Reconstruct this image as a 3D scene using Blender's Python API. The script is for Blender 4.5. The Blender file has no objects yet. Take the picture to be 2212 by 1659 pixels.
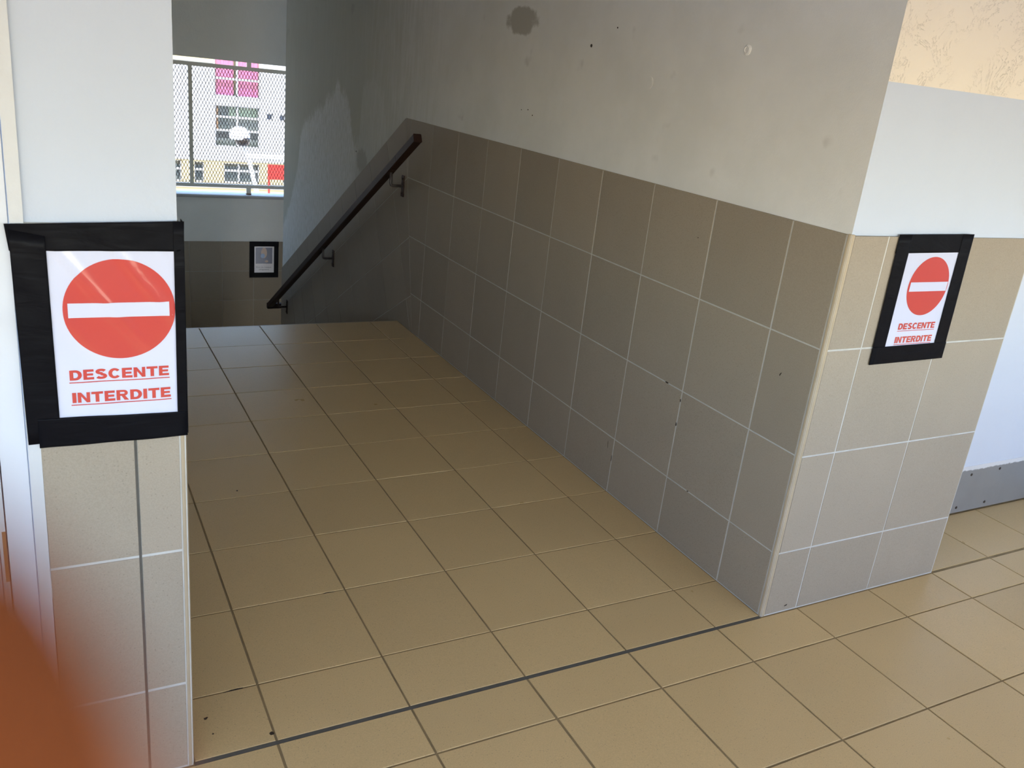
import bpy, math, random
from mathutils import Vector, Matrix, noise
random.seed(7)
SC = bpy.context.scene
COL = SC.collection

# ------------------------------------------------------------------ camera
cam_d = bpy.data.cameras.new('camera')
cam = bpy.data.objects.new('camera', cam_d); COL.objects.link(cam); SC.camera = cam
cam_d.sensor_fit = 'HORIZONTAL'; cam_d.sensor_width = 36.0
cam_d.lens = 1870.12 / 2212 * 36.0
cam_d.clip_start = 0.002; cam_d.clip_end = 300
YAW, PITCH, ROLL = 0.5183, -0.3438, 0.1118
fwd = Vector((math.sin(YAW)*math.cos(PITCH), math.cos(YAW)*math.cos(PITCH), math.sin(PITCH)))
r0 = Vector((math.cos(YAW), -math.sin(YAW), 0)); u0 = r0.cross(fwd)
rgt = r0*math.cos(ROLL) + u0*math.sin(ROLL); upv = -r0*math.sin(ROLL) + u0*math.cos(ROLL)
CAM = Vector((-1.9078, -1.6419, 1.5187))
M = Matrix.Identity(4)
for i in range(3):
    M[i][0] = rgt[i]; M[i][1] = upv[i]; M[i][2] = -fwd[i]; M[i][3] = CAM[i]
cam.matrix_world = M
cam_d.dof.use_dof = True; cam_d.dof.focus_distance = 2.8; cam_d.dof.aperture_fstop = 13.8    # phone lens: 2.2 mm aperture

# ------------------------------------------------------------------ sky, sun, exposure
SUN_EL, SUN_AZ = math.radians(50), math.radians(200)      # azimuth clockwise from +Y
wd = bpy.data.worlds.new('World'); SC.world = wd; wd.use_nodes = True
nt = wd.node_tree; nt.nodes.clear()
bg = nt.nodes.new('ShaderNodeBackground'); wo = nt.nodes.new('ShaderNodeOutputWorld')
sk = nt.nodes.new('ShaderNodeTexSky'); sk.sky_type = 'NISHITA'
sk.sun_disc = False; sk.sun_elevation = SUN_EL; sk.sun_rotation = SUN_AZ
sk.air_density = 1.0; sk.dust_density = 1.2; sk.ozone_density = 1.0
nt.links.new(sk.outputs[0], bg.inputs[0]); nt.links.new(bg.outputs[0], wo.inputs[0])
bg.inputs[1].default_value = 1.35
sun_d = bpy.data.lights.new('sun', 'SUN'); sun_d.energy = 8.0; sun_d.angle = 0.009; sun_d.color = (1.0, 0.96, 0.9)
sun = bpy.data.objects.new('sun', sun_d); COL.objects.link(sun)
sdir = Vector((math.sin(SUN_AZ)*math.cos(SUN_EL), math.cos(SUN_AZ)*math.cos(SUN_EL), math.sin(SUN_EL)))
sun.rotation_euler = sdir.to_track_quat('Z', 'Y').to_euler(); sun.location = (-3, -12, 14)
vs = SC.view_settings
vs.view_transform = 'Standard'; vs.look = 'None'; vs.gamma = 1.0; vs.use_curve_mapping = False
vs.exposure = 0.0
cy = SC.cycles
cy.max_bounces = 8; cy.diffuse_bounces = 5; cy.glossy_bounces = 3; cy.transmission_bounces = 2; cy.transparent_max_bounces = 6
cy.adaptive_threshold = 0.035; cy.caustics_reflective = False; cy.caustics_refractive = False

# ------------------------------------------------------------------ materials
MATS = {}
def new_mat(name):
    m = bpy.data.materials.new(name); m.use_nodes = True
    n = m.node_tree; b = n.nodes['Principled BSDF']; MATS[name] = m
    return m, n, b
def N(n, typ, **kw):
    o = n.nodes.new(typ)
    for k, v in kw.items():
        if k in ('operation', 'blend_type', 'data_type', 'noise_dimensions', 'feature'): setattr(o, k, v)
    return o
def mathn(n, op, a, b=None, c=None, clamp=False):
    o = n.nodes.new('ShaderNodeMath'); o.operation = op; o.use_clamp = clamp
    for i, v in enumerate((a, b, c)):
        if v is None: continue
        if isinstance(v, (int, float)): o.inputs[i].default_value = v
        else: n.links.new(v, o.inputs[i])
    return o.outputs[0]
def mixc(n, fac, a, b, bt='MIX'):
    o = n.nodes.new('ShaderNodeMix'); o.data_type = 'RGBA'; o.blend_type = bt
    for i, v in ((0, fac), (6, a), (7, b)):
        if isinstance(v, (int, float)): o.inputs[i].default_value = v
        elif isinstance(v, tuple): o.inputs[i].default_value = v + (1,) if len(v) == 3 else v
        else: n.links.new(v, o.inputs[i])
    return o.outputs[2]
def noisen(n, scale, detail=3, rough=.5, vec=None, dist=0):
    o = n.nodes.new('ShaderNodeTexNoise'); o.inputs['Scale'].default_value = scale
    o.inputs['Detail'].default_value = detail; o.inputs['Roughness'].default_value = rough
    o.inputs['Distortion'].default_value = dist
    if vec is not None: n.links.new(vec, o.inputs['Vector'])
    return o.outputs['Fac']
def smooth(n, v, lo, hi, a=0.0, b=1.0):
    o = n.nodes.new('ShaderNodeMapRange'); o.interpolation_type = 'SMOOTHSTEP'
    n.links.new(v, o.inputs[0])
    for i, x in enumerate((lo, hi, a, b)): o.inputs[i+1].default_value = x
    return o.outputs[0]
def bump(n, b, h, strength, dist=.01):
    o = n.nodes.new('ShaderNodeBump'); o.inputs['Strength'].default_value = strength
    o.inputs['Distance'].default_value = dist
    n.links.new(h, o.inputs['Height']); n.links.new(o.outputs[0], b.inputs['Normal'])
def coords(n, which='Object'):
    return n.nodes.new('ShaderNodeTexCoord').outputs[which]

def plain(name, col, rough=.5, var=.08, scale=12, bmp=0.0, bscale=60, metal=0, spec=.5):
    m, n, b = new_mat(name); v = coords(n)
    f = noisen(n, scale, 3, .6, v)
    lo = tuple(c*(1-var) for c in col); hi = tuple(min(1, c*(1+var)) for c in col)
    n.links.new(mixc(n, f, lo, hi), b.inputs['Base Color'])
    b.inputs['Roughness'].default_value = rough; b.inputs['Metallic'].default_value = metal
    b.inputs['Specular IOR Level'].default_value = spec
    if bmp: bump(n, b, noisen(n, bscale, 4, .6, v), bmp)
    return m

def tile_mat(name, col, rough, spec=.5, speck=.35, var=.07, rv=.06):
    m, n, b = new_mat(name)
    tc = n.nodes.new('ShaderNodeTexCoord'); oi = n.nodes.new('ShaderNodeObjectInfo')
    off = n.nodes.new('ShaderNodeVectorMath'); off.operation = 'SCALE'; off.inputs[0].default_value = (7.3, 5.1, 9.7)
    n.links.new(oi.outputs['Random'], off.inputs['Scale'])
    add = n.nodes.new('ShaderNodeVectorMath'); add.operation = 'ADD'
    n.links.new(tc.outputs['Object'], add.inputs[0]); n.links.new(off.outputs[0], add.inputs[1]); v = add.outputs[0]
    cloud = noisen(n, 5, 2, .6, v); fine = noisen(n, 330, 1, .7, v)
    vo = n.nodes.new('ShaderNodeTexVoronoi'); vo.inputs['Scale'].default_value = 150; n.links.new(v, vo.inputs['Vector'])
    sel = n.nodes.new('ShaderNodeSeparateColor'); n.links.new(vo.outputs['Color'], sel.inputs[0])
    dot = mathn(n, 'MULTIPLY', smooth(n, vo.outputs['Distance'], .12, .28, 1, 0), smooth(n, sel.outputs[0], .72, .8))
    lo = tuple(c*(1-var) for c in col); hi = tuple(c*(1+var) for c in col)
    c = mixc(n, cloud, lo, hi)
    c = mixc(n, smooth(n, fine, .3, .7), mixc(n, 1.0, c, (.9, .9, .9), 'MULTIPLY'), c)
    rnd = n.nodes.new('ShaderNodeMapRange'); n.links.new(oi.outputs['Random'], rnd.inputs[0]); rnd.inputs[3].default_value = .94; rnd.inputs[4].default_value = 1.04
    hs = n.nodes.new('ShaderNodeHueSaturation'); n.links.new(c, hs.inputs['Color']); n.links.new(rnd.outputs[0], hs.inputs['Value'])
    c = mixc(n, mathn(n, 'MULTIPLY', dot, speck), hs.outputs[0], (.10, .085, .07))
    n.links.new(c, b.inputs['Base Color'])
    rr = n.nodes.new('ShaderNodeMapRange'); n.links.new(noisen(n, 9, 2, .65, v), rr.inputs[0])
    rr.inputs[3].default_value = rough-rv; rr.inputs[4].default_value = rough+rv
    n.links.new(rr.outputs[0], b.inputs['Roughness']); b.inputs['Specular IOR Level'].default_value = spec
    bump(n, b, fine, .05, .002)
    return m
tile_mat('floor_tile', (.59, .415, .20), .29, .5, var=.035, rv=.03)
tile_mat('wall_tile', (.365, .31, .243), .60, .25, .3, var=.05)
plain('floor_grout', (.25, .18, .09), .9, .45, 14, .2)
plain('wall_grout', (.52, .51, .48), .9, .25, 16, .2)
plain('dark_joint', (.085, .078, .065), .8, .35, 25, .2)
plain('edge_trim', (.42, .34, .235), .45, .12, 14)

# side wall plaster: paint with damp zone, one damp blotch and a salt bloom
def side_plaster():
    m, n, b = new_mat('side_plaster'); p = coords(n)
    s = n.nodes.new('ShaderNodeSeparateXYZ'); n.links.new(p, s.inputs[0]); Y, Z = s.outputs[1], s.outputs[2]
    stre = n.nodes.new('ShaderNodeMapping'); n.links.new(p, stre.inputs[0]); stre.inputs['Scale'].default_value = (1, 9, 1.5)
    streak = noisen(n, 2.2, 6, .65, stre.outputs[0]); cl = noisen(n, 3.2, 5, .6, p)
    base = mixc(n, smooth(n, cl, .3, .7), (.82, .825, .805), (.88, .885, .87))
    # damp olive zone towards the stair side
    dz = mathn(n, 'ADD', Y, mathn(n, 'MULTIPLY', mathn(n, 'SUBTRACT', streak, .5), 1.6))
    damp = smooth(n, dz, 2.7, 4.4)
    base = mixc(n, damp, base, mixc(n, streak, (.53, .53, .45), (.64, .64, .56)))
    # salt bloom: height limit along the wall
    yn = n.nodes.new('ShaderNodeMapRange'); n.links.new(Y, yn.inputs[0]); yn.inputs[1].default_value = 3.3; yn.inputs[2].default_value = 6.2
    cr = n.nodes.new('ShaderNodeValToRGB'); n.links.new(yn.outputs[0], cr.inputs[0])
    prof = [(3.3,.9),(3.62,1.08),(3.70,1.33),(3.8,1.40),(3.98,1.38),(4.10,1.36),(4.14,1.0),(4.22,.95),(4.30,1.02),(4.37,1.19),(4.50,1.28),(4.58,1.27),(4.67,1.36),(4.74,1.25),(4.93,1.22),(5.0,1.13),(5.15,1.12),(5.3,1.05),(5.5,1.0),(5.62,.9),(5.70,.62),(5.8,.46),(5.95,.25),(6.2,0)]
    e = cr.color_ramp.elements
    e[0].position = 0; e[1].position = 1
    for y, z in prof[1:-1]: e.new((y-3.3)/2.9)
    for el, (y, z) in zip(sorted(e, key=lambda q: q.position), prof): el.color = (z/2, z/2, z/2, 1)
    lim = mathn(n, 'MULTIPLY', cr.outputs[0], 2.0)
    d = mathn(n, 'SUBTRACT', lim, Z)
    fine = noisen(n, 9, 6, .7, stre.outputs[0])
    d = mathn(n, 'ADD', d, mathn(n, 'MULTIPLY', mathn(n, 'SUBTRACT', fine, .5), .35))
    sm = smooth(n, d, -.01, .05)
    weak = smooth(n, Y, 4.12, 4.26, .35, 1.0)
    bl = mathn(n, 'MULTIPLY', sm, weak)
    bl = mathn(n, 'MULTIPLY', bl, smooth(n, noisen(n, 8, 7, .75, stre.outputs[0]), .36, .60, .38, 1))
    base = mixc(n, bl, base, (.86, .86, .84))
    # dark patch inside the bloom
    dy = mathn(n, 'DIVIDE', mathn(n, 'SUBTRACT', Y, 4.07), .13); dzz = mathn(n, 'DIVIDE', mathn(n, 'SUBTRACT', Z, .86), .085)
    q = mathn(n, 'ADD', mathn(n, 'MULTIPLY', dy, dy), mathn(n, 'MULTIPLY', dzz, dzz))
    q = mathn(n, 'ADD', q, mathn(n, 'MULTIPLY', mathn(n, 'SUBTRACT', fine, .5), 3.0))
    base = mixc(n, smooth(n, q, .55, .95, .85, 0), base, (.50, .49, .43))
    # damp blotch
    dy = mathn(n, 'DIVIDE', mathn(n, 'SUBTRACT', Y, 1.985), .15); dzz = mathn(n, 'DIVIDE', mathn(n, 'SUBTRACT', Z, 1.735), .062)
    q = mathn(n, 'ADD', mathn(n, 'MULTIPLY', dy, dy), mathn(n, 'MULTIPLY', dzz, dzz))
    q = mathn(n, 'ADD', q, mathn(n, 'MULTIPLY', mathn(n, 'SUBTRACT', noisen(n, 14, 5, .6, p), .5), 1.9))
    base = mixc(n, smooth(n, q, .6, 1.05, .8, 0), base, (.40, .385, .34))
    # small grey smudges
    base = mixc(n, smooth(n, noisen(n, 6.5, 3, .5, p), .66, .78, 0, .35), base, (.40, .38, .35))
    n.links.new(base, b.inputs['Base Color']); b.inputs['Roughness'].default_value = .8
    h = mathn(n, 'ADD', noisen(n, 90, 4, .6, stre.outputs[0]), mathn(n, 'MULTIPLY', noisen(n, 12, 4, .6, p), 1.5))
    bump(n, b, h, .22, .006)
side_plaster()
def relief_paint(name, col, cracks, strength):
    m, n, b = new_mat(name); p = coords(n)
    cl = noisen(n, 4, 4, .6, p)
    c = mixc(n, cl, tuple(x*.95 for x in col), tuple(min(1, x*1.03) for x in col))
    h = noisen(n, 35, 5, .6, p)
    if cracks:
        k = noisen(n, 9, 5, .75, p, .8); ridge = mathn(n, 'ABSOLUTE', mathn(n, 'SUBTRACT', k, .5))
        r = mathn(n, 'MULTIPLY', smooth(n, ridge, .0, .014, 1, 0), smooth(n, noisen(n, 5.5, 3, .5, p), .40, .55))
        c = mixc(n, mathn(n, 'MULTIPLY', r, .42), c, tuple(x*.55 for x in col))
        h = mathn(n, 'SUBTRACT', h, mathn(n, 'MULTIPLY', r, 1.6))
    n.links.new(c, b.inputs['Base Color']); b.inputs['Roughness'].default_value = .7
    bump(n, b, h, strength, .006)
relief_paint('white_paint', (.55, .61, .715), False, .12)
relief_paint('pillar_paint', (.53, .59, .70), False, .25)
relief_paint('rough_plaster', (.82, .75, .64), True, .35)
plain('ceiling_paint', (.80, .78, .72), .8, .04, 3)
plain('grey_plaster', (.87, .87, .83), .8, .06, 3, .15, 60)
plain('door_paint', (.62, .655, .73), .35, .03, 5, .04, 30)
plain('frame_paint', (.56, .58, .61), .4, .06, 20, .12, 40)
plain('bare_wood', (.28, .14, .055), .7, .3, 30)
def kick_mat():
    m, n, b = new_mat('kick_plate'); p = coords(n)
    s = n.nodes.new('ShaderNodeSeparateXYZ'); n.links.new(p, s.inputs[0])
    d = mathn(n, 'ADD', s.outputs[2], mathn(n, 'MULTIPLY', mathn(n, 'SUBTRACT', noisen(n, 30, 4, .6, p), .5), .02))
    c = mixc(n, noisen(n, 7, 5, .6, p), (.25, .245, .24), (.32, .315, .305))
    c = mixc(n, smooth(n, d, .197, .203), c, (.78, .78, .79))
    n.links.new(c, b.inputs['Base Color']); b.inputs['Roughness'].default_value = .45; b.inputs['Metallic'].default_value = .3
kick_mat()
plain('screw_dark', (.05, .035, .025), .5, .3, 200, metal=.5)
def tape_mat():
    m, n, b = new_mat('black_tape'); p = coords(n)
    b.inputs['Base Color'].default_value = (.004, .004, .006, 1)
    st = n.nodes.new('ShaderNodeMapping'); n.links.new(p, st.inputs[0]); st.inputs['Scale'].default_value = (1, 1, 3.5)
    wr = noisen(n, 11, 3, .5, st.outputs[0], .6)
    n.links.new(smooth(n, noisen(n, 15, 4, .5, p), .3, .7, .34, .5), b.inputs['Roughness'])
    b.inputs['Specular IOR Level'].default_value = .07
    bump(n, b, wr, .3, .006)
tape_mat()
def paper_mat(name, col, rough=.6, coat=.8):
    m, n, b = new_mat(name); p = coords(n)
    c = mixc(n, noisen(n, 20, 3, .5, p), tuple(x*.97 for x in col), col)
    n.links.new(c, b.inputs['Base Color']); b.inputs['Roughness'].default_value = rough
    b.inputs['Coat Weight'].default_value = coat; b.inputs['Coat Roughness'].default_value = .12
paper_mat('paper', (.60, .63, .80)); paper_mat('red_print', (.52, .04, .03))
paper_mat('poster_paper', (.70, .66, .66)); paper_mat('navy_print', (.025, .03, .075)); paper_mat('tan_print', (.42, .25, .12))
paper_mat('blue_print', (.12, .25, .48)); paper_mat('text_print', (.08, .07, .08))
def rail_mat():
    m, n, b = new_mat('rail_wood'); p = coords(n)
    st = n.nodes.new('ShaderNodeMapping'); n.links.new(p, st.inputs[0]); st.inputs['Scale'].default_value = (18, 1.2, 2.2)
    g = noisen(n, 6, 5, .6, st.outputs[0])
    n.links.new(mixc(n, g, (.022, .011, .009), (.045, .021, .016)), b.inputs['Base Color'])
    b.inputs['Roughness'].default_value = .5; b.inputs['Specular IOR Level'].default_value = .14; bump(n, b, g, .06, .003)
rail_mat()
plain('bracket_rust', (.045, .02, .013), .6, .5, 60, .4, 90, metal=.3)
plain('bracket_steel', (.13, .11, .10), .5, .3, 60, metal=.7)
plain('screen_steel', (.74, .71, .62), .6, .08, 12)
plain('mesh_steel', (.10, .095, .085), .6, .1, 20)
plain('rust', (.16, .06, .02), .8, .4, 40)
plain('sill_paint', (.50, .50, .49), .6, .08, 10, .1)
plain('facade_white', (.31, .31, .31), .8, .03, .6)
plain('facade_cream', (.30, .24, .125), .8, .05, .7)
plain('facade_grey', (.16, .155, .14), .7, .08, .8)
plain('curtain_pink', (.62, .09, .30), .8, .1, 2)
plain('curtain_orange', (.50, .19, .03), .8, .12, 3)
plain('room_dark', (.06, .07, .06), .9, .6, 2.5)
plain('room_green', (.30, .34, .22), .9, .15, 1.5)
plain('blue_panel', (.05, .12, .32), .6, .08, 3)
plain('red_panel', (.50, .02, .012), .5, .05, 3)
plain('white_metal', (.86, .86, .86), .4, .02, 3)
plain('dome_dark', (.03, .02, .014), .25, .2, 8)
plain('ground', (.58, .55, .50), .9, .12, .4)
plain('skin', (.235, .056, .007), .8, .08, 200)
plain('nail', (.70, .36, .25), .3, .05, 200)
def glass_mat():
    m, n, b = new_mat('glass'); n.nodes.remove(b)
    t = n.nodes.new('ShaderNodeBsdfTransparent'); g = n.nodes.new('ShaderNodeBsdfGlossy'); x = n.nodes.new('ShaderNodeMixShader')
    t.inputs[0].default_value = (.85, .88, .87, 1); g.inputs['Roughness'].default_value = .03; x.inputs[0].default_value = .05
    n.links.new(t.outputs[0], x.inputs[1]); n.links.new(g.outputs[0], x.inputs[2])
    n.links.new(x.outputs[0], n.nodes['Material Output'].inputs[0])
glass_mat()

# ------------------------------------------------------------------ mesh helpers
class MB:
    def __init__(s): s.v = []; s.f = []; s.mi = []
    def face(s, idx, mi=0): s.f.append(tuple(idx)); s.mi.append(mi)
    def box(s, a, b, mi=0):
        x0, y0, z0 = a; x1, y1, z1 = b; o = len(s.v)
        s.v += [(x0,y0,z0),(x1,y0,z0),(x1,y1,z0),(x0,y1,z0),(x0,y0,z1),(x1,y0,z1),(x1,y1,z1),(x0,y1,z1)]
        for q in ((3,2,1,0),(4,5,6,7),(0,1,5,4),(1,2,6,5),(2,3,7,6),(3,0,4,7)): s.face([o+i for i in q], mi)
        return s
    def prism(s, poly, h, fr, base=0.0, cham=0.0, mi=0):
        """poly: 2-D counter-clockwise seen from +n; fr=(origin,u,v,n)"""
        O, U, V, Nn = fr; o = len(s.v); k = len(poly)
        rings = [(poly, base), (poly, h-cham)] if cham else [(poly, base), (poly, h)]
        if cham: rings.append((inset(poly, cham), h))
        for pl, hh in rings:
            for a, b in pl: s.v.append(tuple(O + U*a + V*b + Nn*hh))
        for r in range(len(rings)-1):
            for i in range(k):
                j = (i+1) % k; s.face((o+r*k+i, o+r*k+j, o+(r+1)*k+j, o+(r+1)*k+i), mi)
        s.face([o+(len(rings)-1)*k+i for i in range(k)], mi); s.face([o+k-1-i for i in range(k)], mi)
        return s
    def tube(s, pts, rad, seg=12, mi=0, caps=True):
        pts = [Vector(p) for p in pts]; o = len(s.v); m = len(pts)
        ref = None
        for i, p in enumerate(pts):
            d = (pts[min(i+1, m-1)] - pts[max(i-1, 0)]).normalized()
            if ref is None: ref = d.orthogonal().normalized()
            a = (ref - d*ref.dot(d)).normalized(); ref = a; b = d.cross(a)
            r = rad[i] if isinstance(rad, (list, tuple)) else rad
            for k in range(seg):
                t = 2*math.pi*k/seg; s.v.append(tuple(p + a*(r*math.cos(t)) + b*(r*math.sin(t))))
        for i in range(m-1):
            for k in range(seg):
                j = (k+1) % seg; s.face((o+i*seg+k, o+i*seg+j, o+(i+1)*seg+j, o+(i+1)*seg+k), mi)
        if caps:
            s.face([o+seg-1-k for k in range(seg)], mi); s.face([o+(m-1)*seg+k for k in range(seg)], mi)
        return s
    def sqbar(s, a, b, wx, wn, ch=.004, mi=0):
        """square bar between a and b in a plane of constant x: wx wide along x, wn across"""
        a, b = Vector(a), Vector(b); d = (b-a).normalized(); X = Vector((1,0,0)); X = (X - d*X.dot(d)).normalized(); n2 = d.cross(X)
        hx, hn = wx/2, wn/2
        sec = [(-hx+ch,-hn),(hx-ch,-hn),(hx,-hn+ch),(hx,hn-ch),(hx-ch,hn),(-hx+ch,hn),(-hx,hn-ch),(-hx,-hn+ch)]
        o = len(s.v)
        for p in (a, b):
            for u, v in sec: s.v.append(tuple(p + X*u + n2*v))
        for i in range(8):
            j = (i+1) % 8; s.face((o+i, o+j, o+8+j, o+8+i), mi)
        s.face([o+7-i for i in range(8)], mi); s.face([o+8+i for i in range(8)], mi)
        return s
    def lathe(s, prof, c, seg=24, axis='Z', mi=0):
        o = len(s.v); c = Vector(c); m = len(prof)
        for r, h in prof:
            for k in range(seg):
                t = 2*math.pi*k/seg; x, y = r*math.cos(t), r*math.sin(t)
                s.v.append(tuple(c + (Vector((x, y, h)) if axis == 'Z' else Vector((x, h, y)) if axis == 'Y' else Vector((h, x, y)))))
        for i in range(m-1):
            for k in range(seg):
                j = (k+1) % seg; q = (o+i*seg+k, o+i*seg+j, o+(i+1)*seg+j, o+(i+1)*seg+k)
                s.face(q, mi)
        s.face([o+k for k in range(seg)][::-1], mi); s.face([o+(m-1)*seg+k for k in range(seg)], mi)
        return s
    def mesh(s, name, mats):
        me = bpy.data.meshes.new(name); me.from_pydata(s.v, [], s.f)
        for m in (mats if isinstance(mats, (list, tuple)) else [mats]): me.materials.append(MATS[m])
        for p, i in zip(me.polygons, s.mi): p.material_index = i
        import bmesh
        bm = bmesh.new(); bm.from_mesh(me); bmesh.ops.recalc_face_normals(bm, faces=bm.faces); bm.to_mesh(me); bm.free()
        return me
    def build(s, name, mats, parent=None, loc=None, smooth_=False):
        """vertices are in the parent's space; loc moves the origin there"""
        if loc is not None: s.v = [tuple(Vector(v)-Vector(loc)) for v in s.v]
        me = s.mesh(name, mats); o = bpy.data.objects.new(name, me); COL.objects.link(o)
        if loc is not None: o.location = loc
        if parent is not None: o.parent = parent
        if smooth_:
            for p in me.polygons: p.use_smooth = True
        return o
def inset(poly, d):
    k = len(poly); out = []
    for i in range(k):
        p0, p1, p2 = Vector(poly[i-1]), Vector(poly[i]), Vector(poly[(i+1) % k])
        e1 = (p1-p0).normalized(); e2 = (p2-p1).normalized()
        n1 = Vector((-e1.y, e1.x)); n2 = Vector((-e2.y, e2.x))
        bi = n1+n2; l = bi.length
        if l < 1e-6: out.append(tuple(p1+n1*d)); continue
        bi /= l; out.append(tuple(p1 + bi*(d/max(.3, bi.dot(n1)))))
    return out
def area(poly): return .5*sum(poly[i-1][0]*poly[i][1]-poly[i][0]*poly[i-1][1] for i in range(len(poly)))
def clip(poly, a, b, c):
    """keep a*x+b*y<=c"""
    out = []
    for i in range(len(poly)):
        p, q = poly[i-1], poly[i]; fp = a*p[0]+b*p[1]-c; fq = a*q[0]+b*q[1]-c
        if (fp <= 0) != (fq <= 0):
            t = fp/(fp-fq); out.append((p[0]+(q[0]-p[0])*t, p[1]+(q[1]-p[1])*t))
        if fq <= 0: out.append(q)
    res = []
    for p in out:
        if not res or (abs(p[0]-res[-1][0])+abs(p[1]-res[-1][1])) > .004: res.append(p)
    if len(res) > 1 and abs(res[0][0]-res[-1][0])+abs(res[0][1]-res[-1][1]) < .004: res.pop()
    return res
TILE_CACHE = {}
def add_tile(poly, fr, h, mat, parent, gap=.005, cham=.0007, name='tile', into=None, tilt=.0):
    if len(poly) < 3 or abs(area(poly)) < .0006: return
    if area(poly) < 0: poly = poly[::-1]
    poly = inset(poly, gap/2)
    if area(poly) < .0004: return
    O, U, V, Nn = fr
    if into is not None: into.prism(poly, h, fr, 0, cham); return
    cx = sum(p[0] for p in poly)/len(poly); cy = sum(p[1] for p in poly)/len(poly)
    loc = [(round(p[0]-cx, 3), round(p[1]-cy, 3)) for p in poly]
    key = (tuple(loc), mat, round(h, 4), tuple(U), tuple(V))
    if key not in TILE_CACHE:
        TILE_CACHE[key] = MB().prism(loc, h, (Vector((0,0,0)), U, V, Nn), 0, cham).mesh(name, mat)
    o = bpy.data.objects.new(name, TILE_CACHE[key]); COL.objects.link(o)
    o.location = O + U*cx + V*cy + Nn*random.uniform(-.0004, .0004)
    o.parent = parent
    return o
def rect(x0, y0, x1, y1): return [(x0,y0),(x1,y0),(x1,y1),(x0,y1)]
def struct(o, label=None): o['kind'] = 'structure'; 
def tag(o, label, cat, group=None):
    o['label'] = label; o['category'] = cat
    if group: o['group'] = group
    return o
def thing(name, loc, label, cat, group=None):
    e = bpy.data.objects.new(name, None); COL.objects.link(e); e.location = loc; e.empty_display_size = .1
    return tag(e, label, cat, group)
VX, VY, VZ = Vector((1,0,0)), Vector((0,1,0)), Vector((0,0,1))

# ------------------------------------------------------------------ measures
ROWS = [-.029, .185, .520, .854, 1.187, 1.520, 1.855, 2.193, 2.533, 2.870, 3.217]      # joints across the landing
COLS = [-1.506+.3315*i for i in range(-2, 14)]
LEV = [0, .224, .550, .879, 1.207]                                                     # wall tile levels
XL, XP = -1.69, -1.94            # pillar right / left side
YF = -.030                       # tiled front faces
PL = .007                        # tile stands proud of the plaster
Y_EDGE, Y_END, Y_FAR = 3.217, 6.165, 7.90
SL = .549                        # stair slope
Z_HALF = -1.71
CEIL = 2.75; Y_BACK = -3.4
Z_TOPY, Z_TOP = 3.287, 1.207     # where the wall tiling turns down the stair

# ------------------------------------------------------------------ floor
fl = MB().box((-4.5, Y_BACK, -.25), (5.0, .0, -.0022)).box((XL, 0, -.25), (0.05, Y_EDGE-.004, -.0022)).box((.815, 0, -.25), (2.2, .40, -.0022))
floor = fl.build('floor', 'floor_grout'); struct(floor)
FR = (Vector((0,0,-.008)), VX, VY, VZ)
for i in range(len(ROWS)-1):
    y0, y1 = ROWS[i], ROWS[i+1]
    xs = [XL] + [c for c in COLS if XL+.02 < c < -.05] + [-.001]
    for a, b in zip(xs, xs[1:]):
        g = .0075 if i == 0 else .005
        add_tile(rect(a, y0 + (.004 if i == 0 else 0), b, y1), FR, .008, 'floor_tile', floor, .0055)
        del g
# gallery tiles in view
GR = [-.029, -.195, -.527, -.860, -1.193]
for i in range(len(GR)-1):
    for a, b in zip(COLS, COLS[1:]):
        if a < -2.2 or b > 3.2: continue
        add_tile(rect(a, GR[i+1], b, GR[i] - (.004 if i == 0 else 0)), FR, .008, 'floor_tile', floor, .0065)
# recess in front of the door
xs = [.826] + [c for c in COLS if .85 < c < 2.1] + [2.1]
for a, b in zip(xs, xs[1:]):
    add_tile(rect(a, -.029+.003, b, .262), FR, .008, 'floor_tile', floor, .005)
# dark movement joint between landing and gallery
dj = MB().box((XL+.0, -.0345, -.006), (-.004, -.0235, -.0010)).build('movement_joint', 'dark_joint', floor)
# the rest of the gallery floor
rest = MB(); yy = GR[-1]
while yy > Y_BACK:
    x = COLS[0]-.3315*7
    while x < 4.9:
        add_tile(rect(x, max(yy-.333, Y_BACK), x+.3315, yy), FR, .008, 'floor_tile', None, .0065, into=rest)
        x += .3315
    yy -= .333
for a in [COLS[0]-.3315*k for k in range(1, 8)] + [COLS[-1]+.3315*k for k in range(0, 3)]:
    for i in range(len(GR)-1): add_tile(rect(a, GR[i+1], a+.3315, GR[i]), FR, .008, 'floor_tile', None, .0065, into=rest)
r_ = rest.build('tile_field', 'floor_tile', floor); r_['kind'] = 'stuff'
# rounded nosing at the top of the stair
ns = MB(); ns.box((XL, Y_EDGE-.006, -.03), (-.001, Y_EDGE+.012, -.0012))
nosing = ns.build('trim_1', 'edge_trim'); struct(nosing)

# ------------------------------------------------------------------ stair flights and half landing
st = MB(); n_st = 10; rise = -Z_HALF/n_st; tread = .311
for k in range(1, n_st):
    y0 = Y_EDGE+.002+(k-1)*tread
    st.box((XL+.001, y0, Z_HALF-.2), (.004, y0+tread+.001, -k*rise))
stair = st.build('staircase', 'floor_tile'); struct(stair)
hl = MB().box((XL-.2, Y_EDGE+.002+9*tread, Z_HALF-.2), (2.1, Y_FAR+.2, Z_HALF))
half = hl.build('floor_half_landing', 'floor_tile'); struct(half)
s2 = MB()
for k in range(1, n_st):
    y1 = 6.02-(k-1)*tread
    s2.box((.26, y1-tread, Z_HALF*2-.4), (2.0, y1, Z_HALF-k*rise))
low = s2.build('staircase_lower', 'floor_tile'); struct(low)

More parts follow.
